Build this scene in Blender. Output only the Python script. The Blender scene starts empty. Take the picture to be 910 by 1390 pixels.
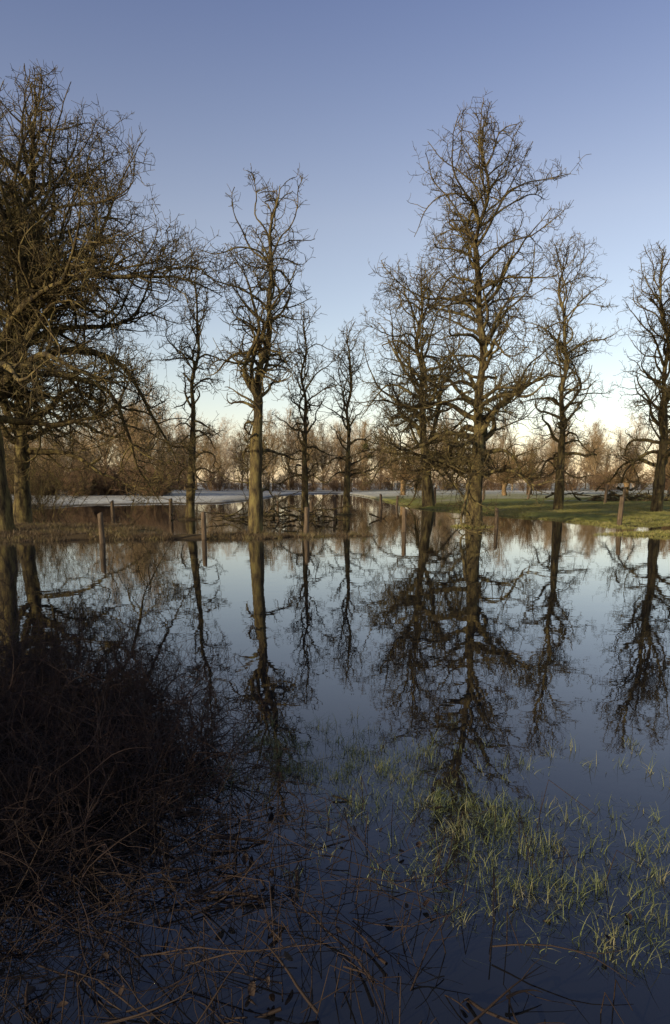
import bpy, math, numpy as np
R_ = np.random.default_rng(11)
scene = bpy.context.scene

# ------------------------------------------------------------ helpers
def link(ob, parent=None):
    scene.collection.objects.link(ob)
    if parent is not None: ob.parent = parent
    return ob

def mesh_from(name, V, F, mats, midx=None, col=None, smooth=True):
    V = np.asarray(V, dtype=np.float32); F = np.asarray(F, dtype=np.int32)
    me = bpy.data.meshes.new(name)
    n = F.shape[1]
    me.vertices.add(len(V)); me.vertices.foreach_set('co', V.ravel())
    me.loops.add(F.size); me.loops.foreach_set('vertex_index', F.ravel())
    me.polygons.add(len(F))
    me.polygons.foreach_set('loop_start', np.arange(0, F.size, n, dtype=np.int32))
    me.polygons.foreach_set('loop_total', np.full(len(F), n, dtype=np.int32))
    for m in (mats if isinstance(mats, list) else [mats]): me.materials.append(m)
    if midx is not None: me.polygons.foreach_set('material_index', np.asarray(midx, dtype=np.int32))
    me.update(calc_edges=True)
    if smooth: me.polygons.foreach_set('use_smooth', np.ones(len(F), dtype=bool))
    if col is not None:
        a = me.color_attributes.new('Col', 'FLOAT_COLOR', 'POINT')
        c = np.ones((len(V), 4), dtype=np.float32); c[:, :3] = col
        a.data.foreach_set('color', c.ravel())
    return me

def norm(a): return a / np.maximum(np.linalg.norm(a, axis=-1, keepdims=True), 1e-9)

class Soup:
    def __init__(s): s.V=[]; s.F=[]; s.n=0
    def add(s, V, F): s.V.append(V); s.F.append(F+s.n); s.n += len(V)
    def mesh(s, name, mat, **k): return mesh_from(name, np.concatenate(s.V), np.concatenate(s.F), mat, **k)

def tubes(soup, P, R, S=3, rough=0.0, rng=R_):
    N, K, _ = P.shape
    if N == 0: return
    T = norm(np.gradient(P, axis=1))
    ref = norm(np.cross(T.mean(1), rng.normal(size=(N, 3))))[:, None, :]
    u = norm(ref - (ref*T).sum(-1, keepdims=True)*T); v = np.cross(T, u)
    a = np.arange(S)*2*np.pi/S
    rr = R[:, :, None, None]*np.ones((1, 1, S, 1))
    if rough: rr = rr*(1+rough*rng.normal(size=(N, K, S, 1)))
    V = P[:, :, None, :] + rr*(np.cos(a)[None, None, :, None]*u[:, :, None, :] + np.sin(a)[None, None, :, None]*v[:, :, None, :])
    n = np.arange(N)[:, None, None]*K*S; k = np.arange(K-1)[None, :, None]*S; s = np.arange(S)[None, None, :]; s2 = (s+1) % S
    F = np.stack([n+k+s, n+k+s2, n+k+S+s2, n+k+S+s], -1).reshape(-1, 4)
    soup.add(V.reshape(-1, 3), F)

def grow(start, d, L, K, wander, trop, rng):
    N = len(start); P = np.zeros((N, K+1, 3)); P[:, 0] = start
    d = norm(d); w = np.zeros((N, 3))
    for k in range(K):
        w = .45*w + rng.normal(size=(N, 3))*wander
        d = d + w
        d[:, 2] += trop[:, k] if trop.ndim == 2 else trop
        d = norm(d)
        P[:, k+1] = P[:, k] + d*(L/K)[:, None]
    return P

def kids(P, Rr, L, rate, tmin, tmax, amin, amax, rng, up=0.0):
    n = rng.poisson(L*rate); idx = np.repeat(np.arange(len(P)), n)
    N = len(idx); K = P.shape[1]-1
    t = tmin + (tmax-tmin)*rng.random(N); f = t*K; i = np.minimum(f.astype(int), K-1); q = (f-i)[:, None]
    s = P[idx, i]*(1-q) + P[idx, i+1]*q
    r = Rr[idx, i]*(1-q[:, 0]) + Rr[idx, i+1]*q[:, 0]
    T = norm(P[idx, i+1]-P[idx, i])
    u = norm(np.cross(T, rng.normal(size=(N, 3))))
    a = np.radians(amin + (amax-amin)*rng.random(N))[:, None]
    d = T*np.cos(a) + u*np.sin(a); d[:, 2] += up
    return idx, t, s, r, norm(d)

def taper(r0, r1, K, p=1.0):
    t = np.linspace(0, 1, K+1)[None, :]**p
    return r0[:, None]*(1-t)+r1*t

def tree_soup(H, r, ctrl, t0, W, n1, seed, dens=1.0, rs=0.009, elow=5, ehigh=68, droop=.13, leaders=3, wan=.16, l2=.42, bias=None, ld=(.04, .35), le=(48, 66)):
    rng = np.random.default_rng(seed); S = Soup()
    K = 36; t = np.linspace(0, 1, K+1)
    c = np.array(ctrl)
    def sm(tt, col):
        return np.interp(tt, c[:, 0], c[:, col])
    dx = (sm(t, 1)+sm(np.clip(t-.05, 0, 1), 1)+sm(np.clip(t+.05, 0, 1), 1))/3
    dy = (sm(t, 2)+sm(np.clip(t-.05, 0, 1), 2)+sm(np.clip(t+.05, 0, 1), 2))/3
    ph = rng.random(4)*6.28
    am = .012*H*np.clip((t-.2)*1.6, 0, 1)
    dx = dx+am*(np.sin(t*17+ph[0])+.6*np.sin(t*31+ph[1])); dy = dy+am*(np.sin(t*15+ph[2])+.6*np.sin(t*29+ph[3]))
    P0 = np.stack([dx, dy, t*H-.3*(1-t)], -1)[None]
    R0 = r*((1-t)**.75*.93+.0) * np.where(t > t0, 1-.35*np.clip((t-t0)/.25, 0, 1), 1) + .014
    R0 = (R0*(1+.45*np.exp(-t*H/.45)) + r*.05*np.sin(t*40+ph[0])*(1-t))[None]
    tubes(S, P0, R0, 14, .05, rng)
    tr = (np.arange(n1)+rng.random(n1))/n1; tr = tr**1.1
    tl = t0 + (.985-t0)*tr
    az = np.arange(n1)*2.399 + rng.normal(size=n1)*.5
    e = np.radians(elow + (ehigh-elow)*tr**.8 + rng.normal(size=n1)*9)
    Wt = np.interp(tl, [w[0] for w in W], [w[1] for w in W])
    L = Wt/np.maximum(np.cos(e), .42)*rng.uniform(.8, 1.25, n1)
    if bias is not None: L = L*(1+bias*np.cos(az))
    L = np.minimum(L, (1-tl)*H*1.05+.7)
    if leaders:
        tl2 = rng.uniform(t0+ld[0], t0+ld[1], leaders); az2 = rng.random()*6.28+np.arange(leaders)*2.4+rng.normal(size=leaders)*.4
        tl = np.r_[tl, tl2]; az = np.r_[az, az2]; e = np.r_[e, np.radians(rng.uniform(le[0], le[1], leaders))]
        L = np.r_[L, (.93-tl2)*H*rng.uniform(.75, 1.0, leaders)]; tr = np.r_[tr, np.full(leaders, 2.0)]
    n = len(tl); f = tl*K; i = np.minimum(f.astype(int), K-1); q = (f-i)[:, None]
    st = P0[0][i]*(1-q)+P0[0][i+1]*q; rp = R0[0][i]
    d = np.stack([np.cos(az)*np.cos(e), np.sin(az)*np.cos(e), np.sin(e)], -1)
    K1 = 16; kk = np.linspace(0, 1, K1)[None, :]
    low = np.clip(1.15-tr*1.9, 0, 1)[:, None]
    trop = low*np.where(kk < .18, .12, np.where(kk < .62, -droop, droop*1.2)) + (1-low)*.045
    trop[tr > 1.5] = .13 if le[0] > 45 else .07
    P1 = grow(st, d, L, K1, wan, trop, rng)
    r1 = np.minimum(rp*.62, .018+.023*L)*rng.uniform(.85, 1.2, n)
    r1 = np.where(tr > 1.5, np.maximum(r1, rp*.6), r1)
    R1 = taper(r1, rs*1.4, K1, .8)
    tubes(S, P1, R1, 7, .12, rng)
    idx, tt, s2, rr2, d2 = kids(P1, R1, L, 2.6*dens, .12, 1, 30, 80, rng, .12)
    L2 = np.clip(L[idx]*l2*(1.15-.75*tt)*rng.uniform(.45, 1.25, len(idx)), .3, 3.2)
    P2 = grow(s2, d2, L2, 9, wan*1.35, np.full(len(idx), .03), rng)
    R2 = taper(np.minimum(rr2*.65, .01+.015*L2), rs, 9)
    tubes(S, P2, R2, 5, .08, rng)
    i3, t3, s3, r3, d3 = kids(P2, R2, L2, 4.2*dens, .1, 1, 30, 85, rng, .12)
    L3 = np.clip(L2[i3]*.5*rng.uniform(.4, 1.3, len(i3)), .18, 1.1)
    P3 = grow(s3, d3, L3, 6, wan*1.5, np.full(len(i3), .04), rng)
    R3 = taper(np.minimum(r3*.75, rs+.009*L3), rs*.8, 6)
    tubes(S, P3, R3, 3, 0, rng)
    i4, t4, s4, r4, d4 = kids(P3, R3, L3, 5.5*dens, .1, 1, 35, 85, rng, .15)
    L4 = rng.uniform(.1, .4, len(i4))
    P4 = grow(s4, d4, L4, 3, wan, np.full(len(i4), .05), rng)
    tubes(S, P4, taper(np.full(len(i4), rs), rs*.6, 3), 3, 0, rng)
    i5, t5, s5, r5, d5 = kids(P1, R1, L, 5*dens, .05, 1, 50, 95, rng, .2)
    L5 = rng.uniform(.12, .55, len(i5))
    P5 = grow(s5, d5, L5, 4, wan, np.full(len(i5), .06), rng)
    tubes(S, P5, taper(np.full(len(i5), rs*1.3), rs*.7, 4), 3, 0, rng)
    return S

# ------------------------------------------------------------ materials
def new_mat(name):
    m = bpy.data.materials.new(name); m.use_nodes = True
    nt = m.node_tree; b = nt.nodes['Principled BSDF']; return m, nt, b

def noise(nt, scale, detail=5, coord=None, rough=.6):
    n = nt.nodes.new('ShaderNodeTexNoise'); n.inputs['Scale'].default_value = scale
    n.inputs['Detail'].default_value = detail; n.inputs['Roughness'].default_value = rough
    if coord is not None: nt.links.new(coord, n.inputs['Vector'])
    return n.outputs['Fac']

def ramp(nt, fac, stops):
    r = nt.nodes.new('ShaderNodeValToRGB'); e = r.color_ramp.elements
    while len(e) < len(stops): e.new(.5)
    for k, (p, c) in enumerate(stops): e[k].position = p; e[k].color = (*c, 1)
    nt.links.new(fac, r.inputs['Fac']); return r.outputs['Color']

def bark(name, stops, scale=3.0, bump=.5, zs=.25, rough=.9):
    m, nt, b = new_mat(name)
    tc = nt.nodes.new('ShaderNodeTexCoord'); mp = nt.nodes.new('ShaderNodeMapping')
    mp.inputs['Scale'].default_value = (1, 1, zs); nt.links.new(tc.outputs['Object'], mp.inputs['Vector'])
    f = noise(nt, scale, 6, mp.outputs['Vector'], .65)
    c = ramp(nt, f, stops); nt.links.new(c, b.inputs['Base Color'])
    b.inputs['Roughness'].default_value = rough; b.inputs['Specular IOR Level'].default_value = .2
    if bump:
        bp = nt.nodes.new('ShaderNodeBump'); bp.inputs['Strength'].default_value = bump; bp.inputs['Distance'].default_value = .05
        f2 = noise(nt, scale*5, 6, mp.outputs['Vector'], .7); nt.links.new(f2, bp.inputs['Height'])
        nt.links.new(bp.outputs['Normal'], b.inputs['Normal'])
    return m

M_pear = bark('pear_bark', [(.36, (.022, .018, .012)), (.48, (.08, .063, .030)), (.6, (.155, .128, .050)), (.75, (.19, .18, .065))], 5, 1.0, .3)
M_dist = bark('hazy_distant_bark', [(.3, (.18, .135, .075)), (.7, (.38, .29, .165))], .5, 0, 1)  # bark brown, brightened so the colour carries golden haze
M_far = bark('hazy_far_bark', [(.3, (.36, .31, .24)), (.7, (.50, .44, .35))], .5, 0, 1)  # paler bark for the back row, distance haze put into the colour
M_bush = bark('hedge_bark', [(.3, (.10, .065, .04)), (.7, (.22, .15, .085))], .6, 0, 1)
M_will = bark('willow_bark', [(.3, (.10, .07, .035)), (.7, (.24, .165, .08))], 1.5, 0, 1)
M_wood = bark('post_wood', [(.3, (.04, .03, .02)), (.7, (.17, .13, .085))], 14, .6, .15)
M_bram = bark('bramble_stem', [(.3, (.013, .009, .008)), (.6, (.032, .020, .016)), (.8, (.08, .055, .038))], 2.5, 0, 1, .7)  # dark brown stems, deepened further to stand for foreground shade
M_reed = bark('dead_reed', [(.3, (.010, .007, .006)), (.7, (.045, .03, .02))], 2.5, 0, 1, .7)

def grass_mat(name, stops, scale):
    m, nt, b = new_mat(name)
    g = nt.nodes.new('ShaderNodeNewGeometry')
    f = noise(nt, scale, 3, g.outputs['Position']); c = ramp(nt, f, stops)
    nt.links.new(c, b.inputs['Base Color']); b.inputs['Roughness'].default_value = .55
    b.inputs['Specular IOR Level'].default_value = .3
    return m
M_grass = grass_mat('flooded_grass_blade', [(.3, (.06, .08, .03)), (.5, (.10, .125, .045)), (.75, (.20, .18, .10))], 6)
M_bankg = grass_mat('bank_grass_blade', [(.3, (.13, .13, .035)), (.5, (.22, .22, .06)), (.7, (.30, .26, .11))], 1.2)
M_deadg = grass_mat('dead_grass_blade', [(.3, (.05, .035, .018)), (.5, (.11, .08, .04)), (.7, (.16, .14, .05))], 1.2)
M_mist = grass_mat('mistletoe', [(.3, (.12, .12, .04)), (.7, (.2, .2, .07))], 1)

# ------------------------------------------------------------ terrain
def vnoise(x, y, s, seed=0):
    r = np.random.default_rng(seed); z = 0
    for k in range(7):
        a = r.random()*6.28; f = s*r.uniform(.6, 1.9); z = z+np.sin((x*np.cos(a)+y*np.sin(a))*f+r.random()*6.28 + .8*np.sin(x*f*.7+y*f*.4))
    return z/4.0
SH_t = np.array([-3, -.8, -.52, -.46, -.42, -.36, -.27, -.16, -.11, -.06, .0, .026, .058, .09, .132, .205, .258, .342, .416, .479, .9, 3])
SH_y = np.array([40, 40, 36, 37, 56, 64, 67, 70, 86, 125, 135, 118, 86, 64, 53, 46.5, 42, 34.8, 32.5, 34.5, 36, 36])
def seg(x, y, a, b, w):
    ax, ay = a; bx, by = b; vx, vy = bx-ax, by-ay
    t = np.clip(((x-ax)*vx+(y-ay)*vy)/(vx*vx+vy*vy), 0, 1)
    return w-np.hypot(x-ax-t*vx, y-ay-t*vy)
def elli(x, y, c, r):
    return (1-np.hypot((x-c[0])/r[0], (y-c[1])/r[1]))*min(r)
TUFTS = [(-3.16, 27.9, .9), (6.43, 32.7, .9), (-8.09, 39.3, .8), (-1.87, 43.8, .7), (.71, 45.5, .7), (7.52, 56.5, 1.2)]
def height(x, y):
    yy = np.maximum(y, 1.0); t = x/yy
    n = vnoise(x, y, .9, 3); n2 = vnoise(x, y, 3.1, 5)
    d = y-np.interp(t, SH_t, SH_y)+n*1.2+n2*.35
    z = np.clip(d*.05, -.45, .22)+np.clip((d-10)*.004, 0, .25)
    def mx(z, d, k=.16, top=.14): return np.maximum(z, np.clip((d+.18*n2)*k, -.45, top))
    z = mx(z, seg(x, y, (-60, 30), (-11.5, 28.5), 4.2), .1)
    z = mx(z, seg(x, y, (-12, 25.6), (-2.6, 26.3), .75))
    z = mx(z, seg(x, y, (-2.6, 26.3), (1.0, 27.2), .22), .1, .05)
    z = mx(z, elli(x, y, (13.8, 27.5), (3.0, 1.5)), .1, .08)
    z = mx(z, elli(x, y, (-4.6, 3.1), (2.9, 2.3)), .14, .22)
    z = mx(z, 1.2-y, .2, .3)
    for a, b, r in TUFTS: z = mx(z, r-np.hypot(x-a, y-b), .16, .1)
    return z + .02*n2*(z > 0)

def spaced(parts):
    o = []
    for a, b, n in parts: o.append(np.linspace(a, b, n, endpoint=False))
    return np.concatenate(o+[[parts[-1][1]]])
gx = spaced([(-3000, -400, 14), (-400, -90, 40), (-90, -30, 90), (-30, 30, 260), (30, 90, 90), (90, 400, 40), (400, 3000, 14)])
gy = spaced([(-300, -10, 12), (-10, 1, 22), (1, 8, 50), (8, 22, 30), (22, 60, 210), (60, 150, 150), (150, 500, 50), (500, 4000, 16)])
X, Y = np.meshgrid(gx, gy); Z = height(X, Y)
nx, ny = len(gx), len(gy)
ii = (np.arange(ny-1)[:, None]*nx+np.arange(nx-1)[None, :]).ravel()
F = np.stack([ii, ii+1, ii+nx+1, ii+nx], -1)
sm = lambda v, a, b: np.clip((v-a)/(b-a), 0, 1)
nn = vnoise(X, Y, .35, 9)*.5+vnoise(X, Y, 2.2, 10)*.3
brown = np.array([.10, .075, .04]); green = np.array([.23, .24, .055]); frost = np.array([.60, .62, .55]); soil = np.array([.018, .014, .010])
olive = np.array([.26, .22, .09])
def mixc(a, b, f): return a*(1-f[..., None])+b*f[..., None]
C = np.ones(X.shape+(3,))*brown
C = mixc(C, green, sm(X/np.maximum(Y, 1)+nn*.03, .0, .06)*sm(Y, 24, 27)*sm(Z+nn*.03, .0, .06))
C = mixc(C, olive, sm(nn, .1, .6)*.6)
pat = vnoise(X, Y, .12, 40)
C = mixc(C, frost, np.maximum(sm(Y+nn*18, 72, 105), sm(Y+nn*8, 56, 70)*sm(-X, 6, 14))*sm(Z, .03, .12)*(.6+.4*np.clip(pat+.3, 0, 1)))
C = mixc(C, brown*.5, sm(-Z, -.045, .0))
C = mixc(C, soil, sm(-Y, -14, -9))
M_ground, nt, b = new_mat('meadow_ground')
at = nt.nodes.new('ShaderNodeAttribute'); at.attribute_name = 'Col'
g = nt.nodes.new('ShaderNodeNewGeometry')
f = noise(nt, 2.5, 8, g.outputs['Position'], .75)
c = ramp(nt, f, [(.3, (.4, .38, .34)), (.7, (1.35, 1.35, 1.3))])
mx = nt.nodes.new('ShaderNodeMix'); mx.data_type = 'RGBA'; mx.blend_type = 'MULTIPLY'; mx.inputs[0].default_value = 1
nt.links.new(at.outputs['Color'], mx.inputs[6]); nt.links.new(c, mx.inputs[7]); nt.links.new(mx.outputs[2], b.inputs['Base Color'])
b.inputs['Roughness'].default_value = .95; b.inputs['Specular IOR Level'].default_value = .1
bp = nt.nodes.new('ShaderNodeBump'); bp.inputs['Strength'].default_value = .8; bp.inputs['Distance'].default_value = .14
nt.links.new(noise(nt, 7, 8, g.outputs['Position'], .8), bp.inputs['Height']); nt.links.new(bp.outputs['Normal'], b.inputs['Normal'])
V = np.stack([X, Y, Z], -1).reshape(-1, 3)
link(bpy.data.objects.new('meadow_ground', mesh_from('meadow_ground', V, F, M_ground, col=C.reshape(-1, 3))))

# ------------------------------------------------------------ water
M_w = bpy.data.materials.new('flood_water'); M_w.use_nodes = True; nt = M_w.node_tree; nt.nodes.clear()
out = nt.nodes.new('ShaderNodeOutputMaterial'); ms = nt.nodes.new('ShaderNodeMixShader')
df = nt.nodes.new('ShaderNodeBsdfDiffuse'); df.inputs['Color'].default_value = (.010, .011, .012, 1)
gl = nt.nodes.new('ShaderNodeBsdfGlossy'); gl.inputs['Roughness'].default_value = .012; gl.inputs['Color'].default_value = (.95, .96, .97, 1)
fr = nt.nodes.new('ShaderNodeFresnel'); fr.inputs['IOR'].default_value = 1.68
g = nt.nodes.new('ShaderNodeNewGeometry'); bp = nt.nodes.new('ShaderNodeBump')
bp.inputs['Strength'].default_value = .35; bp.inputs['Distance'].default_value = .004
nt.links.new(noise(nt, 2.2, 3, g.outputs['Position'], .5), bp.inputs['Height'])
nt.links.new(bp.outputs['Normal'], gl.inputs['Normal'])
nt.links.new(fr.outputs[0], ms.inputs[0]); nt.links.new(df.outputs[0], ms.inputs[1]); nt.links.new(gl.outputs[0], ms.inputs[2])
nt.links.new(ms.outputs[0], out.inputs['Surface'])
wv = [(-500, -40, 0), (500, -40, 0), (500, 500, 0), (-500, 500, 0)]
link(bpy.data.objects.new('flood_water', mesh_from('flood_water', wv, [[0, 1, 2, 3]], M_w, smooth=False)))

# ------------------------------------------------------------ pear trees
def add_tree(x, y, **k):
    S = tree_soup(**k)
    ob = bpy.data.objects.new('pear_tree', S.mesh('pear_tree', M_pear)); ob.location = (x, y, 0); link(ob); return ob
add_tree(6.43, 32.7, H=16.6, r=.36, ctrl=[(0, 0, 0), (.35, .1, 0), (.6, -.1, 0), (1, -.3, 0)], t0=.15, n1=66, seed=31,
         W=[(.15, 5.2), (.3, 4.4), (.42, 2.9), (.6, 2.5), (.75, 3.4), (.88, 2.6), (1, .8)], leaders=5, elow=-6, droop=.16, dens=.92, ld=(.22, .5))
add_tree(-3.16, 27.9, H=12.5, r=.30, ctrl=[(0, 0, 0), (.3, .1, 0), (.5, .35, 0), (.8, .9, 0), (1, .94, 0)], t0=.27, n1=34, seed=6,
         W=[(.27, 2.2), (.45, 2.0), (.6, 2.5), (.8, 2.4), (1, .8)], leaders=4, dens=.85, elow=5, droop=.15, ld=(.12, .38), le=(46, 60))
add_tree(-8.09, 39.3, H=13.1, r=.26, ctrl=[(0, 0, 0), (.4, .35, 0), (.7, .7, 0), (1, 1.0, 0)], t0=.22, n1=36, seed=8,
         W=[(.22, 2.0), (.5, 1.8), (.8, 1.5), (1, .5)], leaders=2, rs=.010, elow=-5, droop=.16, dens=.85, ld=(.2, .4))
add_tree(-1.87, 43.8, H=11.9, r=.24, ctrl=[(0, 0, 0), (.5, .05, 0), (1, 0, 0)], t0=.2, n1=38, seed=9,
         W=[(.2, 2.4), (.5, 2.0), (.8, 1.5), (1, .4)], leaders=2, rs=.010, elow=-8, droop=.16, dens=.8, ld=(.2, .4))
add_tree(.71, 45.5, H=11.4, r=.23, ctrl=[(0, 0, 0), (.5, .15, 0), (1, .2, 0)], t0=.22, n1=34, seed=12,
         W=[(.22, 2.4), (.5, 2.0), (.8, 1.3), (1, .4)], leaders=2, rs=.010, elow=-5, droop=.16, dens=.8, ld=(.2, .4))
add_tree(7.52, 56.5, H=18.0, r=.50, ctrl=[(0, 0, 0), (.2, -.35, 0), (.5, -.9, 0), (1, -1.18, 0)], t0=.18, n1=50, seed=14,
         W=[(.18, 5.6), (.4, 5.4), (.7, 4.2), (1, 1)], leaders=5, rs=.012, elow=-5, dens=.7, droop=.15)
add_tree(14.83, 47, H=16.4, r=.33, ctrl=[(0, 0, 0), (.5, -.1, 0), (1, -.67, 0)], t0=.17, n1=50, seed=16,
         W=[(.17, 3.6), (.45, 2.8), (.8, 2.4), (1, .6)], leaders=3, rs=.010, dens=.8, elow=-8, droop=.16, ld=(.2, .45))
add_tree(19.87, 43.8, H=15.2, r=.36, ctrl=[(0, 0, 0), (.4, .1, 0), (1, -.9, 0)], t0=.2, n1=40, seed=19,
         W=[(.2, 4.8), (.5, 3.6), (.8, 3.0), (1, .8)], leaders=4, rs=.010, dens=.8, elow=0, droop=.15, ld=(.12, .4))
add_tree(-12.75, 27.0, H=15.2, r=.44, ctrl=[(0, 0, 0), (.33, -.1, 0), (.48, .8, 0), (.7, 1.9, 0), (1, 2.3, 0)], t0=.3, n1=56, seed=27,
         W=[(.3, 6.4), (.5, 7.2), (.75, 5.8), (1, 2.0)], leaders=7, dens=.9, elow=5, bias=.25, droop=.12, ld=(.04, .4), le=(28, 60), ehigh=56)
add_tree(-15.3, 34.5, H=14.5, r=.42, ctrl=[(0, 0, 0), (.5, .5, 0), (1, 1.5, 0)], t0=.25, n1=44, seed=23,
         W=[(.25, 6.4), (.5, 6.6), (.8, 5.2), (1, 1.4)], leaders=5, dens=.8, elow=5, rs=.01, bias=.2)

# ------------------------------------------------------------ distant trees
variants = []; farv = []; VH = [16, 14, 18, 12]
for k, (H, W, n1, el) in enumerate([(16, 4.0, 28, 35), (14, 4.6, 26, 25), (18, 3.6, 30, 45), (12, 4.6, 28, 20)]):
    S = tree_soup(H=H, r=.24, ctrl=[(0, 0, 0), (.5, .3, .2), (1, .2, -.2)], t0=.14, W=[(.14, W), (.5, W), (.8, W*.7), (1, .6)], n1=n1,
                  seed=100+k, dens=.6, rs=.014, elow=el, ehigh=75, droop=.03, leaders=6, wan=.09, l2=.45)
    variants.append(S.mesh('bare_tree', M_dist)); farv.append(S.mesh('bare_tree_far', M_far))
def bush_soup(n, Rb, Hb, seed, rs, spread=.5):
    rng = np.random.default_rng(seed); S = Soup()
    a = rng.random(n)*6.28; q = np.sqrt(rng.random(n))*Rb*.55
    st = np.stack([np.cos(a)*q, np.sin(a)*q, np.full(n, -.2)], -1)
    d = np.stack([np.cos(a)*spread*q/Rb*2, np.sin(a)*spread*q/Rb*2, np.ones(n)], -1)+rng.normal(size=(n, 3))*.15
    L = Hb*rng.uniform(.6, 1.15, n)
    P = grow(st, d, L, 8, .09, np.full(n, -.02), rng); R = taper(np.full(n, rs*2.2), rs, 8); tubes(S, P, R, 4, 0, rng)
    i, t, s, r, dd = kids(P, R, L, 3.0, .1, 1, 20, 60, rng, .1); L2 = rng.uniform(.3, 1.0, len(i))*Hb*.3
    P2 = grow(s, dd, L2, 5, .13, np.full(len(i), .02), rng); R2 = taper(np.full(len(i), rs*1.1), rs*.7, 5); tubes(S, P2, R2, 3, 0, rng)
    i, t, s, r, dd = kids(P2, R2, L2, 3.5, .1, 1, 20, 70, rng, .1); L3 = rng.uniform(.3, 1.0, len(i))*Hb*.13
    tubes(S, grow(s, dd, L3, 3, .13, np.full(len(i), .02), rng), taper(np.full(len(i), rs*.9), rs*.6, 3), 3, 0, rng)
    return S
bushes = [bush_soup(46, 3.2, 5.0, 200+k, .018).mesh('hedge_shrub', M_bush) for k in range(3)]
def empty(name):
    e = bpy.data.objects.new(name, None); e.empty_display_size = .5; return link(e)
E = empty('distant_trees'); cnt = 0
def inst(me, x, y, s, rz, parent, nm, sz=None):
    global cnt
    o = bpy.data.objects.new(f'{nm}_{cnt}', me); cnt += 1
    o.location = (x, y, float(height(np.array([x]), np.array([y]))[0])-.05); o.scale = (s, s, sz or s); o.rotation_euler = (0, 0, rz); link(o, parent)
def ball(seed, rad):
    rng = np.random.default_rng(seed); S = Soup(); n = 260
    d = norm(rng.normal(size=(n, 3))); L = rad*rng.uniform(.7, 1.05, n)
    tubes(S, grow(d*.02, d, L, 5, .2, np.zeros(n), rng), taper(np.full(n, .03), .035, 5), 3, 0, rng); return S.mesh('mistletoe', M_mist)
mb = ball(1, .75)
r = np.random.default_rng(55)
for k in range(15):
    x = r.uniform(-72, -28); y = r.uniform(100, 130); inst(variants[r.integers(4)], x, y, r.uniform(.75, 1.15), r.random()*6.28, E, 'bare_tree')
for k in range(66):
    x = -100+200*(k+r.random())/66; y = r.uniform(150, 185)
    s = r.uniform(.75, 1.15) if x < 5 else r.uniform(.62, .98)
    v = r.integers(4); inst(variants[v], x, y, s, r.random()*6.28, E, 'bare_tree')
    if 5 < x < 40:
        for j in range(3):
            a = r.random()*6.28; z = VH[v]*s*r.uniform(.5, .8)
            o = bpy.data.objects.new('mistletoe', mb); o.location = (x+1.3*math.cos(a), y+1.3*math.sin(a), z); o.scale = (r.uniform(.6, 1.0),)*3; link(o)
for k in range(56):
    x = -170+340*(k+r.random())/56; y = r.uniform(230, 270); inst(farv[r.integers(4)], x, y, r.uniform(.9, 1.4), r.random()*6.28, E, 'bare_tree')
E2 = empty('distant_hedgerow')
for k in range(80):
    x = -120+240*(k+r.random())/80; y = r.uniform(138, 170); inst(bushes[r.integers(3)], x, y, r.uniform(.5, 1.1), r.random()*6.28, E2, 'shrub')
for k in range(30):
    x = r.uniform(-48, -23); y = r.uniform(92, 105); inst(bushes[r.integers(3)], x, y, r.uniform(.5, 1.0), r.random()*6.28, E2, 'shrub')
E3 = empty('unseen_shade_hedge')  # unseen shrubs behind the camera, added to cast shade on the brambles
for k in range(6):
    q = (k-4)*1.7; inst(bushes[k % 3], -13.5+.6*q+r.normal()*.4, -2.0-.8*q+r.normal()*.4, r.uniform(.8, 1.0), r.random()*6.28, E3, 'shade_shrub')

# pollard willows
def pollard(seed):
    rng = np.random.default_rng(seed); S = Soup()
    t = np.linspace(0, 1, 10); P = np.stack([.15*np.sin(t*3), 0*t, t*2.3-.2], -1)[None]; Rr = (.38-.1*t+.25*np.exp(-((t-1)/.15)**2)*.8)[None]
    tubes(S, P, Rr, 10, .08, rng)
    n = 120; a = rng.random(n)*6.28; e = np.radians(rng.uniform(-5, 85, n))
    d = np.stack([np.cos(a)*np.cos(e), np.sin(a)*np.cos(e), np.sin(e)], -1); st = np.array([.02, 0, 2.1])+d*.3
    L = rng.uniform(1.6, 4.2, n); P = grow(st, d, L, 8, .06, np.full(n, .05), rng); R1 = taper(np.full(n, .04), .013, 8); tubes(S, P, R1, 4, 0, rng)
    i, tt, s, rr, dd = kids(P, R1, L, 2.6, .3, 1, 15, 45, rng, .1); L2 = rng.uniform(.4, 1.2, len(i))
    tubes(S, grow(s, dd, L2, 4, .08, np.full(len(i), .04), rng), taper(np.full(len(i), .016), .010, 4), 3, 0, rng)
    return S.mesh('pollard_willow', M_will)
pw = [pollard(1), pollard(2)]
for x, y, s in [(9.5, 98, 1.05), (22, 92, .9), (26.5, 97, 1.15), (36, 88, .9), (45, 95, 1.2), (3, 138, 1.3), (56, 110, 1.2)]:
    o = bpy.data.objects.new('pollard_willow', pw[int(x) % 2]); o.location = (x, y, .15); o.scale = (s, s, s); o.rotation_euler = (0, 0, x); link(o)
S = tree_soup(H=6.5, r=.3, ctrl=[(0, 0, 0), (.5, -.5, 0), (1, .5, 0)], t0=.15, W=[(.15, 4.5), (.6, 3.5), (1, 1)], n1=16, seed=77, dens=.8, rs=.014, elow=25, leaders=4)
o = bpy.data.objects.new('apple_tree', S.mesh('apple_tree', M_pear)); o.location = (-8.0, 76, .05); link(o)
for (x, y, s, k) in [(-16.6, 41, .9, 0), (-19.5, 44, .8, 1), (-21, 40, .9, 2)]:
    me = bush_soup(26, 2.2, 5.6, 300+k, .009, .7).mesh('bare_shrub', M_pear)
    o = bpy.data.objects.new('bare_shrub', me); o.location = (x, y, .02); o.scale = (s, s, s); link(o)

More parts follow.
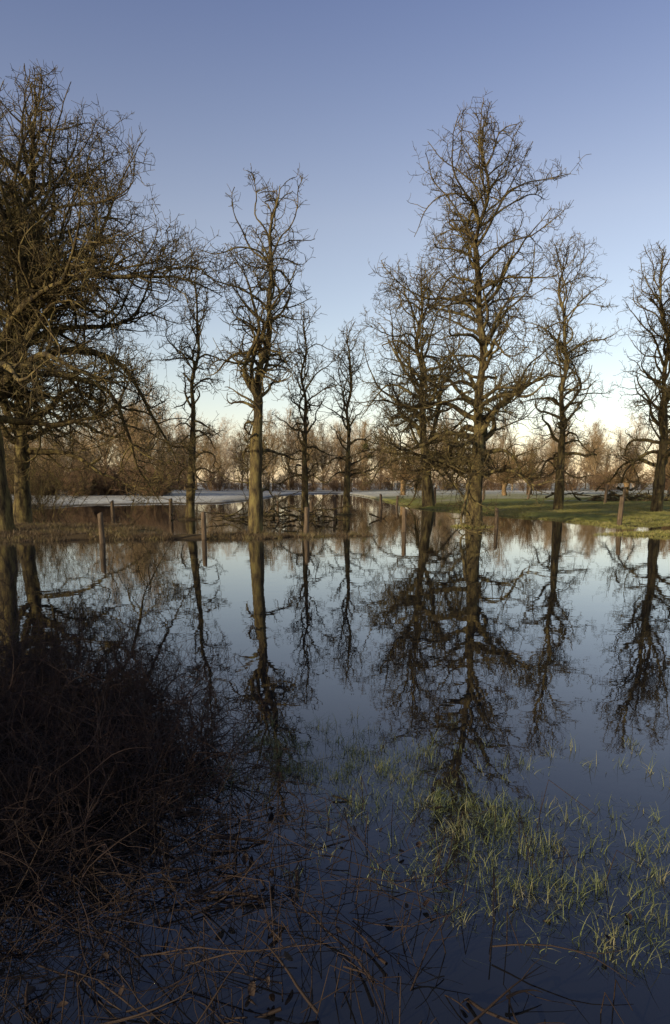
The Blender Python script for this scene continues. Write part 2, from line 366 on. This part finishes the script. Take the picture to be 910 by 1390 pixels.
# ------------------------------------------------------------ posts
def post(x, y, h, rad, seed):
    rng = np.random.default_rng(seed); n = 10; ks = 8; V = []; a = np.arange(n)*2*np.pi/n
    prof = 1+.10*rng.normal(size=n); lean = rng.normal(size=2)*.07
    for k in range(ks):
        t = k/(ks-1); z = -.5+t*(h+.5)
        rr = rad*(1.08-.2*t)*prof*(1+.03*rng.normal(size=n))
        zz = np.full(n, z)
        if k == ks-1: zz = zz+.45*rad*np.cos(a+seed)
        V.append(np.stack([rr*np.cos(a)+lean[0]*t*h, rr*np.sin(a)+lean[1]*t*h, zz], -1))
    top = V[-1].copy(); cen = top.mean(0); V.append(cen+(top-cen)*.8+[0, 0, .012]); V.append(np.tile(cen+[0, 0, .014], (n, 1))+(top-cen)*.02)
    V = np.concatenate(V); K = ks+2
    k = np.arange(K-1)[:, None]*n; s = np.arange(n)[None, :]; s2 = (s+1) % n
    F = np.stack([k+s, k+s2, k+n+s2, k+n+s], -1).reshape(-1, 4)
    o = bpy.data.objects.new('fence_post', mesh_from('fence_post', V, F, M_wood, smooth=False)); o.location = (x, y, 0); link(o)
for k, (x, y, h, rad) in enumerate([(-7.8, 23.6, 1.0, .09), (-4.72, 25.3, .95, .09), (-1.14, 27.2, 1.05, .10), (2.84, 29.2, .98, .09), (7.1, 31.0, .9, .09),
        (13.4, 33.3, 1.35, .11), (-13.2, 42, .95, .10), (-9.77, 42, 1.05, .12), (-3.82, 47, .75, .12), (.1, 45.2, 1.15, .12), (3.7, 56.5, 1.1, .12), (5.2, 60, .9, .11),
        (8.45, 60, 1.6, .11), (15, 72, 1.4, .12), (20, 74, 1.5, .12), (22.8, 60, 1.8, .12), (25.6, 63, 1.6, .12), (30, 62, 1.5, .12), (-1.6, 49, .8, .1)]):
    post(x, y, h, rad, k)

# ------------------------------------------------------------ fallen wood
def sticks(n, cx, cy, sx, sy, hz, L, rad, seed, flat=.25):
    rng = np.random.default_rng(seed); S = Soup()
    st = np.stack([cx+rng.normal(size=n)*sx, cy+rng.normal(size=n)*sy, np.abs(rng.normal(size=n))*hz+.02], -1)
    a = rng.random(n)*6.28; d = np.stack([np.cos(a), np.sin(a), rng.normal(size=n)*flat], -1)
    LL = rng.uniform(L[0], L[1], n); P = grow(st, d, LL, 8, .08, np.full(n, -.01), rng); rr = rng.uniform(rad[0], rad[1], n)
    R1 = taper(rr, .008, 8); tubes(S, P, R1, 6, .06, rng)
    i, t, s, r, dd = kids(P, R1, LL, 2.5, .2, 1, 30, 70, rng, .1); L2 = rng.uniform(.3, 1.1, len(i))
    tubes(S, grow(s, dd, L2, 5, .12, np.full(len(i), .02), rng), taper(np.minimum(r*.7, .02), .006, 5), 3, 0, rng); return S
for nm, a in [('fallen_branches', (60, -3.0, 40, 2.4, 1.2, .3, (1, 3.5), (.02, .06), 1)), ('brushwood_pile', (110, 28, 68, 3.2, .9, .55, (1.5, 4), (.04, .14), 2))]:
    link(bpy.data.objects.new(nm, sticks(*a).mesh(nm, M_pear)))

# ------------------------------------------------------------ grass blades
def blades(base, h, w, lean, rng, K=4):
    N = len(base); t = np.linspace(0, 1, K+1)
    a = rng.random(N)*6.28; dirv = np.stack([np.cos(a), np.sin(a), 0*a], -1)
    b = rng.random(N)*6.28; wv = np.stack([np.cos(b), np.sin(b), 0*b], -1)
    P = base[:, None, :] + dirv[:, None, :]*(lean*h)[:, None, None]*(t**1.8)[None, :, None]
    P[:, :, 2] += h[:, None]*(t[None, :]*(1-.35*np.minimum(lean, 1.5)[:, None]*t[None, :]))
    ww = (w[:, None]*(1-t[None, :]**1.5)+.0006)[:, :, None]*.5
    V = np.stack([P-wv[:, None, :]*ww, P+wv[:, None, :]*ww], 2).reshape(-1, 3)
    n = np.arange(N)[:, None]*(K+1)*2; k = np.arange(K)[None, :]*2
    F = np.stack([n+k, n+k+1, n+k+3, n+k+2], -1).reshape(-1, 4); return V, F
def clump(centers, sig, per, rng, sy=1.0):
    i = np.repeat(np.arange(len(centers)), per); N = len(i)
    return np.stack([centers[i, 0]+rng.normal(size=N)*sig, centers[i, 1]+rng.normal(size=N)*sig*sy, np.full(N, -.02)], -1)
rng = np.random.default_rng(91)
zones = [(-.15, 4.7, .45, .3, 60), (.2, 4.3, .3, .3, 42), (.9, 4.0, .28, .25, 60), (1.0, 3.55, .3, .2, 40), (.9, 3.15, .25, .16, 34), (1.5, 3.15, .25, .2, 30), (1.8, 3.7, .3, .4, 16),
         (.6, 4.9, .5, .3, 34), (-.3, 5.3, .45, .25, 26), (1.1, 2.75, .3, .14, 18), (2.4, 4.6, .5, .5, 8), (.4, 3.5, .35, .3, 20)]
cs = np.concatenate([np.stack([x+rng.normal(size=n)*sx, y+rng.normal(size=n)*sy], -1) for x, y, sx, sy, n in zones])
B = clump(cs, .03, 10, rng); N = len(B)
S = Soup(); S.add(*blades(B, rng.uniform(.04, .16, N), rng.uniform(.0025, .005, N), rng.uniform(.1, 1.0, N), rng))
B = clump(cs, .09, 6, rng); N = len(B); B[:, 2] = .002
S.add(*blades(B, rng.uniform(.015, .04, N), rng.uniform(.002, .005, N), rng.uniform(1.5, 5, N), rng))
link(bpy.data.objects.new('flooded_grass', S.mesh('flooded_grass', M_grass)))

def bank(name, n, xr, yr, cond, h, w, mat, seed):
    rng = np.random.default_rng(seed); x = rng.uniform(*xr, n); y = rng.uniform(*yr, n); z = height(x, y)
    m = (z > -.03) & cond(x, y, z); B = np.stack([x[m], y[m], z[m]-.02], -1); N = len(B)
    V, F = blades(B, rng.uniform(h[0], h[1], N)*rng.choice([.6, 1, 1.4], N), rng.uniform(w[0], w[1], N), rng.uniform(.2, 1.3, N), rng, 3)
    link(bpy.data.objects.new(name, mesh_from(name, V, F, mat)))
bank('spit_grass', 200000, (-22, 2), (21, 34), lambda x, y, z: vnoise(x, y, 2.0, 31) > -.35, (.07, .2), (.01, .02), M_deadg, 1)
bank('bank_grass', 420000, (2, 36), (24, 62), lambda x, y, z: (x/y > .03) & (vnoise(x, y, 1.3, 33)+(z < .06)*.5 > -.15), (.05, .13), (.014, .028), M_bankg, 2)
tf = [np.stack([a+rng.normal(size=260)*r*.35, b+rng.normal(size=260)*r*.35, np.full(260, 0.)], -1) for a, b, r in TUFTS]
B = np.concatenate(tf); N = len(B); V, F = blades(B, rng.uniform(.12, .4, N), rng.uniform(.012, .025, N), rng.uniform(.2, 1.4, N), rng)
link(bpy.data.objects.new('tree_foot_grass', mesh_from('tree_foot_grass', V, F, M_deadg)))

# ------------------------------------------------------------ bramble thicket
rng = np.random.default_rng(44); S = Soup()
n = 1700; a = rng.random(n)*6.28; q = np.sqrt(rng.random(n))
st = np.stack([-3.2+np.cos(a)*q*2.35, 4.6+np.sin(a)*q*2.35, np.full(n, -.02)], -1)
d = np.stack([rng.normal(size=n)*.6, rng.normal(size=n)*.5, np.ones(n)*.9], -1)
L = rng.uniform(.45, 1.4, n)*(1.1-.5*np.clip((np.cos(a)*q+.2), 0, 1))
P = grow(st, d, L, 12, .12, np.full(n, -.13), rng); P[:, :, 2] = np.maximum(P[:, :, 2], -.03); R1 = taper(rng.uniform(.0025, .006, n), .0016, 12); tubes(S, P, R1, 4, 0, rng)
i, t, s, rr, dd = kids(P, R1, L, 7.5, .1, 1, 25, 75, rng, .25); L2 = rng.uniform(.12, .5, len(i))
P2 = grow(s, dd, L2, 6, .15, np.full(len(i), -.01), rng); R2 = taper(np.full(len(i), .0025), .0013, 6); tubes(S, P2, R2, 3, 0, rng)
i, t, s, rr, dd = kids(P2, R2, L2, 7, .1, 1, 25, 75, rng, .2); L3 = rng.uniform(.05, .2, len(i))
tubes(S, grow(s, dd, L3, 3, .15, np.zeros(len(i)), rng), taper(np.full(len(i), .0016), .0009, 3), 3, 0, rng)
link(bpy.data.objects.new('bramble_thicket', S.mesh('bramble_thicket', M_bram)))

# floating / broken dead stems
S = Soup()
n = 900; x = np.r_[rng.normal(-1.45, .55, 680), rng.normal(-.5, .7, 220)]; y = np.r_[rng.normal(3.5, .65, 680), rng.uniform(2.0, 3.5, 220)]
a = rng.random(n)*6.28; d = np.stack([np.cos(a), np.sin(a), rng.normal(size=n)*.3], -1); L = rng.uniform(.12, .75, n)
P = grow(np.stack([x, y, rng.uniform(-.02, .06, n)], -1), d, L, 7, .09, np.full(n, -.03), rng); P[:, :, 2] = np.maximum(P[:, :, 2], -.012)
R1 = taper(rng.choice([.002, .003, .0045, .008, .012], n, p=[.4, .3, .21, .07, .02]), .0014, 7); tubes(S, P, R1, 5, .05, rng)
i, t, s, rr, dd = kids(P, R1, L, 4, .2, 1, 25, 70, rng, .2); L2 = rng.uniform(.05, .3, len(i))
tubes(S, grow(s, dd, L2, 4, .12, np.zeros(len(i)), rng), taper(np.full(len(i), .002), .001, 4), 3, 0, rng)
n = 130; x = rng.normal(-.5, .8, n); y = rng.uniform(2.2, 4.2, n); h = rng.uniform(.06, .28, n); a = rng.random(n)*6.28
p0 = np.stack([x, y, 0*x-.03], -1); p1 = p0+np.stack([.25*h*np.cos(a), .25*h*np.sin(a), h+.03], -1)
p2 = p1+np.stack([np.cos(a+.5)*h*1.1, np.sin(a+.5)*h*1.1, -h*rng.uniform(.2, 1, n)], -1)
P = np.stack([p0, p0*.5+p1*.5, p1, p1*.5+p2*.5, p2], 1); tubes(S, P, taper(np.full(n, .0028), .0018, 4), 4, 0, rng)
link(bpy.data.objects.new('dead_reed_stems', S.mesh('dead_reed_stems', M_reed)))
# withered curled leaves caught among the stems
n = 70; x = rng.normal(-.7, .8, n); y = rng.uniform(2.3, 4.4, n); z = rng.uniform(.0, .08, n); a = rng.random(n)*6.28; ln = rng.uniform(.025, .06, n)
u = np.linspace(0, 1, 6); prof = np.sin(np.pi*np.clip(u, .02, .98))**.7
dirx = np.stack([np.cos(a), np.sin(a), rng.normal(size=n)*.6], -1); sx_ = np.stack([-np.sin(a), np.cos(a), rng.normal(size=n)*.5], -1)
Pm = np.stack([x, y, z], -1)[:, None, :]+dirx[:, None, :]*(ln[:, None]*u[None, :])[:, :, None]
Vs = []
for c3 in (-1, -.4, .4, 1):
    q = Pm+sx_[:, None, :]*(ln[:, None]*.32*prof[None, :]*c3)[:, :, None]; q[:, :, 2] += (ln[:, None]*.25*abs(c3)**2*prof[None, :])+.3*ln[:, None]*u[None, :]**2; Vs.append(q)
V = np.stack(Vs, 2).reshape(-1, 3); nI = np.arange(n)[:, None, None]*24; k = np.arange(5)[None, :, None]*4; s = np.arange(3)[None, None, :]
F = np.stack([nI+k+s, nI+k+s+1, nI+k+s+5, nI+k+s+4], -1).reshape(-1, 4)
link(bpy.data.objects.new('withered_leaves', mesh_from('withered_leaves', V, F, M_reed)))

# ------------------------------------------------------------ light
from mathutils import Vector
EL = math.radians(13); AZ = math.radians(230)
sd = (math.sin(AZ)*math.cos(EL), math.cos(AZ)*math.cos(EL), math.sin(EL))
sl = bpy.data.lights.new('sun', 'SUN'); sl.energy = 5.0; sl.angle = math.radians(.5); sl.color = (1, .82, .56)
so = bpy.data.objects.new('sun', sl); so.rotation_euler = Vector(sd).to_track_quat('Z', 'Y').to_euler(); so.location = (-30, -20, 30); link(so)
w = bpy.data.worlds.new('World'); scene.world = w; w.use_nodes = True; nt = w.node_tree
bg = nt.nodes['Background']; sk = nt.nodes.new('ShaderNodeTexSky'); sk.sky_type = 'NISHITA'; sk.sun_disc = False
sk.sun_elevation = EL; sk.sun_rotation = AZ; sk.air_density = 1.0; sk.dust_density = .6; sk.ozone_density = 1.6
tc = nt.nodes.new('ShaderNodeTexCoord'); sx = nt.nodes.new('ShaderNodeSeparateXYZ'); nt.links.new(tc.outputs['Generated'], sx.inputs[0])
tint = ramp(nt, sx.outputs['Z'], [(0, (.86, .74, .76)), (.12, (.92, .74, .68)), (.32, (.95, .70, .64)), (.52, (.64, .51, .58)), (.9, (.5, .42, .52))])
mm = nt.nodes.new('ShaderNodeMix'); mm.data_type = 'RGBA'; mm.blend_type = 'MULTIPLY'; mm.inputs[0].default_value = 1
nt.links.new(sk.outputs[0], mm.inputs[6]); nt.links.new(tint, mm.inputs[7])
sc = nt.nodes.new('ShaderNodeVectorMath'); sc.operation = 'SCALE'; sc.inputs['Scale'].default_value = 2.0
nt.links.new(mm.outputs[2], sc.inputs[0])
nt.links.new(sc.outputs[0], bg.inputs[0]); bg.inputs[1].default_value = .138

cam = bpy.data.cameras.new('camera'); co = bpy.data.objects.new('camera', cam); link(co)
co.location = (0, 0, 2.0); co.rotation_euler = (math.radians(79), 0, 0)
cam.sensor_fit = 'VERTICAL'; cam.sensor_height = 36; cam.lens = 24.6; cam.shift_y = .1043; cam.clip_start = .05; cam.clip_end = 8000
scene.camera = co
scene.view_settings.view_transform = 'Standard'; scene.view_settings.look = 'None'; scene.view_settings.exposure = 0
